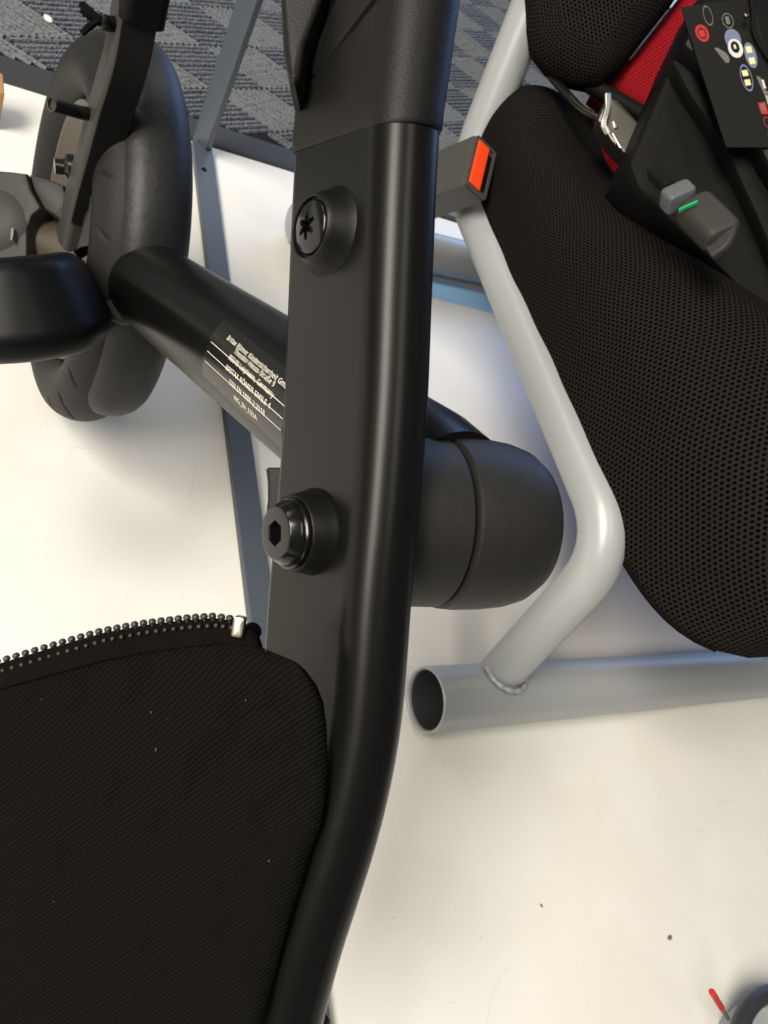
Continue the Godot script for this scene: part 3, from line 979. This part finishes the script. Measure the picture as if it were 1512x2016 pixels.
func cross_screw(o: Vector3, n: Vector3, r: float) -> Shape:
	var a := n.cross(Vector3(0.3, 0.8, 0.52)).normalized()
	var b := n.cross(a)
	var rings := []
	for k in 19:
		var f := 1.0 - k / 18.0
		var ring := PackedVector3Array()
		for i in 60:
			var w := TAU * i / 60
			var rad := r * f
			var h := 0.0019 * sqrt(maxf(1.0 - f * f, 0.0)) + 0.0003
			var star := r * (0.33 + 0.13 * cos(w * 6.0))
			h -= 0.0024 * smoothstep(star + 0.0002, star - 0.0002, rad)
			ring.append(o + n * h + (a * cos(w) + b * sin(w)) * maxf(rad, 1e-5))
		rings.append(ring)
	var base := PackedVector3Array()
	for i in 60: base.append(o - n * 0.001 + (a * cos(TAU * i / 60) + b * sin(TAU * i / 60)) * r)
	rings.push_front(base)
	return loft(rings)

func hex_bolt(o: Vector3, n: Vector3) -> Shape:
	var a := cam.y - n * cam.y.dot(n); a = a.normalized()
	var b := n.cross(a)
	var rings := []
	var m := 48
	for q in [[0.0, 0.0, 0], [0.0090, 0.0, 0], [0.0090, 0.0008, 0], [0.0086, 0.0016, 0], [0.0074, 0.0036, 0], [0.0068, 0.0040, 0], [0.0034, 0.0040, 1], [0.0031, 0.0036, 1], [0.0031, 0.0006, 1], [0.0, 0.0006, 1]]:
		var r := PackedVector3Array()
		for i in m:
			var w := TAU * i / m
			var rad: float = q[0]
			if q[2] == 1:
				var s := fposmod(w, PI / 3) - PI / 6
				rad = q[0] * cos(PI / 6) / cos(s) * 1.08
			r.append(o + n * q[1] + (a * cos(w) + b * sin(w)) * maxf(rad, 1e-5))
		rings.append(r)
	return loft(rings)

func build_sticker(parent: Node3D, A: Vector3, d: Vector3) -> void:
	var mid := P(480, 690, 0.4)
	var m := eye - mid
	m = (m - d * m.dot(d)).normalized()
	var k := m.cross(d)
	if k.dot(cam.y) < 0: k = -k
	var r := 0.0262
	var on := func(s: float, arc: float, lift: float) -> Vector3:
		var w := arc / r
		return A + d * s + (m * cos(w) + k * sin(w)) * (r + lift)
	# film
	var film := Shape.new()
	var n := 20
	for j in n:
		var a0 := lerpf(0.0075, -0.021, float(j) / n); var a1 := lerpf(0.0075, -0.021, float(j + 1) / n)
		film.quad(on.call(0.2123, a0, 0.00012), on.call(0.2935, a0 - 0.0027, 0.00012), on.call(0.2935, a1 - 0.0027, 0.00012), on.call(0.2123, a1, 0.00012), Vector2(0, j), Vector2(1, j), Vector2(1, j + 1), Vector2(0, j + 1))
	film.flip()
	var st := part("type_label", film, mats.sticker_film, parent)
	var tilt := -0.0370
	for y in [-0.0040, -0.0084, -0.0130]:
		var bar := Shape.new()
		var h := 0.00024
		for i in 8:
			var s0 := lerpf(0.2150, 0.2925, i / 8.0); var s1 := lerpf(0.2150, 0.2925, (i + 1) / 8.0)
			var y0: float = y + (s0 - 0.2150) * tilt; var y1: float = y + (s1 - 0.2150) * tilt
			bar.quad(on.call(s0, y0 + h / 2, 0.0002), on.call(s1, y1 + h / 2, 0.0002), on.call(s1, y1 - h / 2, 0.0002), on.call(s0, y0 - h / 2, 0.0002))
		bar.flip()
		part("rule_line", bar, mats.print_white, st)
	var f := SystemFont.new()
	f.font_names = PackedStringArray(["Droid Sans"])
	var rows := [["Britax Römer Kindersicherheit GmbH", 0.2262, 0.0021, 0.0630], ["Theodor-Heuss-Straße 9", 0.2377, -0.0008, 0.0405], ["89340 Leipheim, Germany", 0.2362, -0.0043, 0.0450], ["BRITAX RÖMER SMILE 4", 0.2370, -0.0086, 0.0445], ["DIN EN 1888-2:2018", 0.2430, -0.0132, 0.0350], ["WG_IN_103A", 0.2480, -0.0179, 0.0230]]
	for row in rows:
		var tm := TextMesh.new()
		tm.font = f; tm.text = row[0]; tm.font_size = 64; tm.pixel_size = 0.001; tm.depth = 0.0
		tm.horizontal_alignment = HORIZONTAL_ALIGNMENT_LEFT
		tm.curve_step = 1.0
		var arr := tm.get_mesh_arrays()
		var vs: PackedVector3Array = arr[Mesh.ARRAY_VERTEX]
		var ix = arr[Mesh.ARRAY_INDEX]
		if ix == null or ix.size() == 0: ix = PackedInt32Array(range(vs.size()))
		var lo := 1e9; var hi := -1e9; var bot := 1e9; var top := -1e9
		for q in vs:
			lo = minf(lo, q.x); hi = maxf(hi, q.x); bot = minf(bot, q.y); top = maxf(top, q.y)
		var sx: float = row[3] / (hi - lo)
		var sy := 0.0022 / 0.047                   # capital height over its height in font units
		var base := 0.0
		# baseline: the middle of the text's box sits a little above it
		base = bot + (0.013 if ("y" in row[0] or "," in row[0] or "_" in row[0]) else 0.0)
		var s := Shape.new()
		for i in range(0, ix.size(), 3):
			var tri := []
			for j in 3:
				var q := vs[ix[i + j]]
				var al: float = row[1] + (q.x - lo) * sx
				var arc: float = row[2] - 0.00125 + (q.y - base) * sy + (al - row[1]) * tilt
				tri.append(on.call(al, arc, 0.00022))
			s.tri(tri[0], tri[1], tri[2])
		if s.v.size(): part("lettering", s, mats.print_white, st, 89.0)

func build_wheel(t: Node3D) -> void:
	var yaw := -55.0
	var hd := heading(yaw)
	var ax := Vector3(-hd.z, 0, hd.x)                     # to the wheel's right
	var c := Vector3(-0.29, 0.132, -0.37)
	var wheel := part("rear_wheel", lathe(c - ax * 0.02, ax, [Vector2(0, 0), Vector2(0.012, 0.0), Vector2(0.016, 0.004), Vector2(0.016, 0.036), Vector2(0.012, 0.04), Vector2(0, 0.04)], 32), mats.black_plastic, t)
	# tyre with slanting grooves near its shoulders
	var rings := []
	var nt := 360
	for i in nt + 1:
		var w := TAU * i / nt
		var rad := hd * cos(w) + Vector3.UP * sin(w)
		var r := PackedVector3Array()
		for k in 48:
			var u := TAU * k / 48
			var rr := 0.022
			var out := cos(u)                            # 1 on the tread
			var sd := sin(u)
			if out > 0.1:
				var g := fposmod(w / TAU * 22.0 + absf(sd) * 0.9, 1.0)
				if absf(sd) > (0.3 if rad.y < -0.25 else 0.72) and absf(sd) < 0.95 and g < 0.075: rr -= 0.0016
			r.append(c + rad * (0.110 + rr * out) + ax * rr * 1.08 * sd)
		rings.append(r)
	var ty := loft(rings, false, false)
	ty.outward()
	part("tyre", ty, mats.rubber, wheel, 55.0)
	part("rim", lathe(c, -ax, [Vector2(0, 0.002), Vector2(0.02, 0.003), Vector2(0.026, 0.010), Vector2(0.058, -0.002), Vector2(0.076, 0.004), Vector2(0.084, 0.013), Vector2(0.088, 0.014), Vector2(0.0905, 0.006), Vector2(0.0905, -0.015), Vector2(0, -0.015)], 56), mats.rim_plastic, wheel)
	part("hub_bolt", lathe(c - ax * 0.012, -ax, [Vector2(0, 0), Vector2(0.008, 0), Vector2(0.008, 0.006), Vector2(0.005, 0.008), Vector2(0, 0.008)], 6), mats.dark_steel, wheel)
	# smooth mudguard that wraps the right of the tyre
	var gr := []
	var ng := 80
	for i in ng + 1:
		var f := float(i) / ng
		var w := deg_to_rad(lerpf(-62.0, 205.0, f))
		var rad := hd * cos(w) + Vector3.UP * sin(w)
		var k := 1.0
		if f < 0.08: k = sqrt(maxf(1.0 - pow(1.0 - f / 0.08, 2), 0.03))
		if f > 0.92: k = sqrt(maxf(1.0 - pow((f - 0.92) / 0.08, 2), 0.03))
		var r := PackedVector3Array()
		for q in rounded(0.048, 0.046, [0.021, 0.021, 0.012, 0.012], 7):
			r.append(c + rad * (0.115 + q.y * k) + ax * (0.009 + q.x * k))
		gr.append(r)
	part("mudguard", loft(gr), mats.mudguard_plastic, wheel, 60.0)

func build_front_parts(t: Node3D) -> void:
	var paint: Material = mats.black_paint
	# leg that rises from the wheel, square section turned on edge
	var lp := spline([P(292, -110, 0.385), P(266, 20, 0.40), P(248, 115, 0.415), P(216, 220, 0.44), P(188, 320, 0.46), P(166, 400, 0.475), P(148, 480, 0.49)], 6)
	var leg := part("leg_tube", sweep(lp, rounded(0.0205, 0.0205, 0.0045, 5), C(0.62, 0.12, 0.77).normalized()), mats.grey_plastic, t, 30.0)
	part("leg_sleeve", sweep(PackedVector3Array([P(300, -110, 0.384), P(284, -30, 0.392), P(272, 40, 0.402)]), rounded(0.0235, 0.0235, 0.006, 5), C(0.62, 0.12, 0.77).normalized(), PackedFloat32Array(), 0.001), mats.satin_black, leg)
	var band := PackedVector2Array()
	for q in rounded(0.0014, 0.0178, 0.0006, 3): band.append(q + Vector2(0.0105, 0))
	part("leg_strip", sweep(lp.slice(1, 33), band, C(0.62, 0.12, 0.77).normalized()), mats.black_plastic, leg, 30.0)
	part("peg", tube(PackedVector3Array([P(186, 226, 0.44), P(160, 222, 0.435), P(104, 206, 0.42)]), 0.0036, 16, 0.0006), mats.gloss_black, leg)
	part("peg_ring", lathe(P(105, 206, 0.42), P(104, 206, 0.42) - P(160, 222, 0.435), [Vector2(0, 0), Vector2(0.0041, 0), Vector2(0.0042, 0.0012), Vector2(0.0028, 0.0014), Vector2(0.0026, 0.0005), Vector2(0, 0.0005)], 20), mats.dark_steel, leg)
	part("knob", tube(PackedVector3Array([P(238, 48, 0.40), P(214, 47, 0.395), P(196, 40, 0.39)]), 0.0038, 16, 0.001), mats.gloss_black, leg)
	var fr := Shape.new()
	for i in 9:
		var a := P(196, 38, 0.39)
		fr.add(tube(PackedVector3Array([a, a + C(-0.006, 0.0, 0.001) + C(rng.randf_range(-0.004, 0.001), rng.randf_range(-0.009, 0.009), rng.randf_range(-0.002, 0.003))]), 0.0016, 6))
	part("torn_end", fr, mats.slot_black, leg)
	part("bolt", lathe(P(146, 330, 0.47), C(-0.86, -0.1, 0.4), [Vector2(0, 0), Vector2(0.0075, 0), Vector2(0.0075, 0.004), Vector2(0.0045, 0.006), Vector2(0.0045, 0.011), Vector2(0.0, 0.0115)], 14), mats.dark_steel, leg)
	var clip := [Vector2(181, 338), Vector2(194, 336), Vector2(197, 418), Vector2(203, 455), Vector2(220, 496), Vector2(205, 492), Vector2(180, 484), Vector2(158, 488), Vector2(143, 496), Vector2(157, 455), Vector2(166, 420), Vector2(172, 410)]
	part("clip", slab(clip, 0.462, 0.014, 0.0015), mats.black_plastic, t)
	# short cross tube between the housing and the bracket
	part("cross_tube", tube(PackedVector3Array([P(-40, 438, 0.51), P(215, 530, 0.50)]), 0.0195, 32), mats.rim_plastic, t)
	var br := [Vector2(196, 505), Vector2(222, 488), Vector2(238, 500), Vector2(268, 543), Vector2(264, 566), Vector2(268, 584), Vector2(263, 602), Vector2(266, 632), Vector2(240, 638), Vector2(205, 625)]
	part("bracket", slab(br, 0.462, 0.035, 0.003), mats.grey_plastic, t)
	# moulded housing in two halves, with its parting line
	var ha := [Vector2(-120, 320), Vector2(-20, 332), Vector2(20, 335), Vector2(50, 339), Vector2(60, 372), Vector2(80, 408), Vector2(62, 424), Vector2(53, 450), Vector2(52, 530), Vector2(-120, 530)]
	var hb := [Vector2(53, 339), Vector2(90, 348), Vector2(124, 362), Vector2(133, 396), Vector2(126, 428), Vector2(120, 438), Vector2(106, 424), Vector2(84, 410), Vector2(63, 371)]
	var ho := part("housing", slab(ha, 0.475, 0.06, 0.003), mats.grey_plastic, t)
	part("housing_cover", slab(hb, 0.477, 0.055, 0.004), mats.grey_plastic, ho)
	part("bulge", lathe(P(-6, 440, 0.482), C(-0.1, 0.05, 1), [Vector2(0, -0.01), Vector2(0.024, -0.01), Vector2(0.0225, 0.004), Vector2(0.018, 0.008), Vector2(0.010, 0.0105), Vector2(0, 0.011)], 40), mats.grey_plastic, ho)
	part("scuff_mark", slab([Vector2(21, 448), Vector2(27, 449), Vector2(26, 462), Vector2(23, 474), Vector2(19, 472)], 0.4695, 0.002, 0.0003), mats.light_grey_plastic, ho)
	# broad black loop bar in front
	var lb := spline([P(-220, 618, 0.365), P(-80, 615, 0.365), P(20, 612, 0.368), P(76, 606, 0.374), P(120, 600, 0.384), P(143, 592, 0.404), P(153, 584, 0.436), P(157, 578, 0.48)], 8)
	part("loop_bar", sweep(lb, rounded(0.0495, 0.024, 0.0115, 8), C(0, 1, 0)), mats.satin_black, t, 50.0)

func build_fabric(t: Node3D, path: PackedVector3Array) -> void:
	var top := [Vector2(-140, 1348), Vector2(-60, 1325), Vector2(0, 1306), Vector2(60, 1288), Vector2(120, 1270), Vector2(200, 1247), Vector2(280, 1232), Vector2(360, 1222), Vector2(420, 1218), Vector2(462, 1224), Vector2(492, 1236), Vector2(508, 1252), Vector2(515, 1272)]
	var right := [Vector2(515, 1272), Vector2(518, 1300), Vector2(560, 1309), Vector2(598, 1318), Vector2(622, 1350), Vector2(636, 1385), Vector2(642, 1430), Vector2(645, 1500), Vector2(640, 1575), Vector2(632, 1625), Vector2(610, 1680), Vector2(592, 1745), Vector2(568, 1820), Vector2(545, 1905), Vector2(520, 2000), Vector2(486, 2120)]
	var along := func(line: Array, f: float) -> Vector2:
		var tot := 0.0
		for i in line.size() - 1: tot += line[i].distance_to(line[i + 1])
		var go := f * tot
		for i in line.size() - 1:
			var l: float = line[i].distance_to(line[i + 1])
			if go <= l or i == line.size() - 2: return line[i].lerp(line[i + 1], clampf(go / l, 0, 1))
			go -= l
		return line[line.size() - 1]
	var nu := 150; var nv := 150
	var wob := FastNoiseLite.new(); wob.seed = 12; wob.frequency = 0.0045; wob.fractal_octaves = 2
	var depth_at := func(q: Vector2, u: float, v: float) -> float:
		var z := 0.1915 + 0.032 * pow(1.0 - u, 1.3)
		z += 0.004 * pow(u, 40.0)
		z += 0.0016 * wob.get_noise_2d(q.x * 1.4, q.y) - 0.0007 * sin(q.x * 0.011 + q.y * 0.02)
		z += 0.0035 * pow(1.0 - v, 10.0)
		var crease := sin((q.x * 0.62 + q.y * 0.79) * 0.16 + 3.0 * wob.get_noise_2d(q.x * 3.0 + 400.0, q.y * 3.0))
		z += 0.00016 * crease * smoothstep(-0.05, 0.45, wob.get_noise_2d(q.x * 1.1 + 900.0, q.y * 1.1) + 0.35 * smoothstep(0.4, 1.0, u) * (1.0 - v))
		return z
	var grid := []
	for j in nv + 1:
		var v := float(j) / nv
		var row := []
		var rt: Vector2 = along.call(right, v)
		var lf := Vector2(-140, lerpf(1348, 2150, v))
		for i in nu + 1:
			var u := float(i) / nu
			var tp: Vector2 = along.call(top, u)
			var straight := Vector2(-140, 1348).lerp(Vector2(515, 1272), u)
			var q := lf.lerp(rt, u) + (tp - straight) * pow(1.0 - v, 3.0)
			row.append(P(q.x, q.y, depth_at.call(q, u, v)))
		grid.append(row)
	var s := Shape.new()
	var back := -cam.z * 0.0014
	for j in nv:
		for i in nu:
			var ta := Vector2(i * 0.0006, j * 0.0008)
			var a: Vector3 = grid[j][i]; var b: Vector3 = grid[j][i + 1]; var c: Vector3 = grid[j + 1][i + 1]; var d: Vector3 = grid[j + 1][i]
			s.quad(a, b, c, d, ta, ta + Vector2(0.0006, 0), ta + Vector2(0.0006, 0.0008), ta + Vector2(0, 0.0008))
			s.quad(a + back, d + back, c + back, b + back, ta, ta, ta, ta)
	for j in nv:
		s.quad(grid[j][nu], grid[j][nu] + back, grid[j + 1][nu] + back, grid[j + 1][nu])
		s.quad(grid[j + 1][0], grid[j + 1][0] + back, grid[j][0] + back, grid[j][0])
	for i in nu:
		s.quad(grid[0][i], grid[0][i] + back, grid[0][i + 1] + back, grid[0][i + 1])
		s.quad(grid[nv][i + 1], grid[nv][i + 1] + back, grid[nv][i] + back, grid[nv][i])
	s.outward()
	var fabric := part("fabric_panel", s, mats.black_fabric, t, 60.0)
	# zip tape: a band along the top edge, a little proud of the panel
	var tp := Shape.new()
	var rows := [[-0.6, 0.0003], [0.0, 0.0011], [4.0, 0.0012], [8.0, 0.0012], [8.6, 0.0002]]
	var bands := []
	for r in rows:
		var line := []
		for i in nu + 1:
			var f := clampf(r[0] + 0.6, 0.0, 10.0)
			var j := int(f); var g := f - j
			var p: Vector3 = grid[j][i].lerp(grid[j + 1][i], g)
			line.append(p + cam.z * r[1])
		bands.append(line)
	for r in bands.size() - 1:
		for i in nu - 4:
			var ta := Vector2(i * 0.0006, r * 0.003)
			tp.quad(bands[r][i], bands[r][i + 1], bands[r + 1][i + 1], bands[r + 1][i], ta, ta + Vector2(0.0006, 0), ta + Vector2(0.0006, 0.003), ta + Vector2(0, 0.003))
	part("zip_tape", tp, mats.zip_tape, fabric, 60.0)
	# teeth: one bead on a short neck each, and the dark coil behind them
	var proto := Shape.new()
	proto = lathe(Vector3.ZERO, Vector3.UP, [Vector2(0, -0.0019), Vector2(0.00044, -0.0018), Vector2(0.00042, -0.0007), Vector2(0.00088, -0.0005), Vector2(0.00104, 0.0), Vector2(0.0009, 0.00055), Vector2(0.0005, 0.00086), Vector2(0, 0.00092)], 12)
	var tooth := proto.mesh(60.0)
	tooth.surface_set_material(0, mats.zip_tooth)
	var bead := ball(Vector3.ZERO, 0.00062, 6).mesh(60.0)
	bead.surface_set_material(0, mats.zip_tooth)
	var x := -4.0
	var base: Vector3 = t.position + fabric.position
	while x < 452.0:
		var p := Vector2(x, 0); var dir := Vector2(1, 0)
		for i in top.size() - 1:
			if x >= top[i].x and x < top[i + 1].x:
				p = top[i].lerp(top[i + 1], (x - top[i].x) / (top[i + 1].x - top[i].x)); dir = (top[i + 1] - top[i]).normalized()
		var u := (x + 140.0) / 655.0
		var z: float = depth_at.call(p, u, 0.0)
		var nrm := Vector2(dir.y, -dir.x)
		var at := P(p.x + nrm.x * 5.0, p.y + nrm.y * 5.0, z)
		var up := C(nrm.x, -nrm.y, 0.1).normalized()
		var sd := up.cross(cam.z).normalized()
		var o := MeshInstance3D.new()
		o.name = "zip_tooth"
		o.mesh = tooth
		o.transform = Transform3D(Basis(sd, up, sd.cross(up)).rotated(cam.z, rng.randf_range(-0.1, 0.1)), at - base)
		fabric.add_child(o, true)
		var o2 := MeshInstance3D.new()
		o2.name = "zip_stitch"
		o2.mesh = bead
		o2.position = P(p.x - nrm.x * 13.0 + 6.0, p.y - nrm.y * 13.0, z - 0.0022) - base
		fabric.add_child(o2, true)
		x += 18.6 - 2.2 * clampf(x / 450.0, 0, 1)
	# bright end stop clamped over the tape
	var dd := C(0.16, 1, 0).normalized()
	part("zip_stop", box(P(471, 1233, 0.1950), dd.cross(cam.z).normalized(), dd, cam.z, Vector3(0.0029, 0.0051, 0.0042), 0.0006), mats.nickel, fabric)
	part("tape_end", ball(P(496, 1244, 0.206), 0.0026, 8), mats.zip_tape, fabric)
	var lint := Shape.new()
	for k in 9:
		var p: Vector3 = grid[rng.randi_range(4, nv - 40)][rng.randi_range(35, nu - 3)]
		var g := rng.randf_range(0, TAU)
		lint.add(tube(PackedVector3Array([p + cam.z * 0.0002, p + cam.z * 0.0003 + C(cos(g), sin(g), 0) * rng.randf_range(0.0001, 0.0009)]), 0.00006, 4))
	part("lint", lint, mats.lint, fabric).set_meta("kind", "stuff")

# ------------------------------------------------------------------ small things on the floor
func build_small_things() -> void:
	lone("paper_scrap", ball(Vector3.ZERO, 0.006, 5).moved(Transform3D(Basis(Vector3(1.0, 0, 0.3), Vector3(0, 0.4, 0), Vector3(-0.3, 0, 0.7)), G(95, 37, 0.008))), mats.paper_scrap, "white scrap of paper lying on the ribbed mat left of the wheel", "scrap", "", 10.0)
	lone("crumb", ball(Vector3.ZERO, 0.002, 4).moved(Transform3D(Basis(Vector3(0.8, 0, 0.5), Vector3(0, 0.5, 0), Vector3(-0.8, 0, 1.4)), G(1319, 1846, 0.0012))), mats.crumb, "brown crumb on the floor, the larger one nearer the red valve", "crumb", "crumbs on the floor", 10.0)
	lone("crumb", ball(Vector3.ZERO, 0.0013, 4).moved(Transform3D(Basis(Vector3(1.3, 0, 0.4), Vector3(0, 0.5, 0), Vector3(-0.3, 0, 0.7)), G(1066, 1783, 0.001))), mats.crumb, "tiny dark crumb alone on the pale floor right of the curved tube", "crumb", "crumbs on the floor", 10.0)
	# bluish daylight painted as a thin flat strip before the rear pipe
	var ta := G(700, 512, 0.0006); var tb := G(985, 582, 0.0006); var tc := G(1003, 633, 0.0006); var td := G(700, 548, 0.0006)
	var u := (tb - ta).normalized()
	lone("daylight_strip", plate(PackedVector3Array([ta, tb + u * 0.3, tc + u * 0.3, td]), Vector3.DOWN, 0.0006, 0.0001), mats.daylight_blue, "painted strip of blue daylight on the floor along the bench's rear pipe, beyond the grey rail", "painted_light")
	# round hoop in the corner, lying a little above the floor
	var c := G(1575, 2165, 0.03)
	var t := thing("black_hoop", "black rubber hoop with a red-tipped valve in the bottom right corner", "hoop", Vector3(c.x, 0, c.z))
	var ring := PackedVector3Array()
	for i in 49:
		ring.append(c + Vector3(cos(TAU * i / 48), 0, sin(TAU * i / 48)) * 0.075)
	part("rim", tube(ring, 0.0075, 16), mats.hoop_rubber, t)
	part("stand", lathe(Vector3(c.x, 0.0005, c.z), Vector3.UP, [Vector2(0.0, 0), Vector2(0.069, 0), Vector2(0.074, 0.024), Vector2(0.070, 0.024), Vector2(0.066, 0.003), Vector2(0, 0.003)], 48), mats.grey_enamel, t)
	var v0 := P(1424, 1990, 0.62); var v1 := P(1401, 1952, 0.60)
	var vs := part("valve", tube(PackedVector3Array([v0 + (v0 - v1) * 0.4, v0]), 0.0019, 10), mats.light_grey_plastic, t)
	part("red_tip", tube(PackedVector3Array([v0.lerp(v1, 0.12), v1]), 0.0026, 12, 0.0008), mats.valve_red, vs)
	# wooden foot at the left edge
	var w0 := G(-38, 226)
	lone("wooden_foot", box(w0 + Vector3.UP * 0.02, heading(36), Vector3.UP, heading(-54), Vector3(0.03, 0.04, 0.03), 0.002), mats.wood, "orange-brown wooden foot just inside the left edge of the picture", "furniture foot")
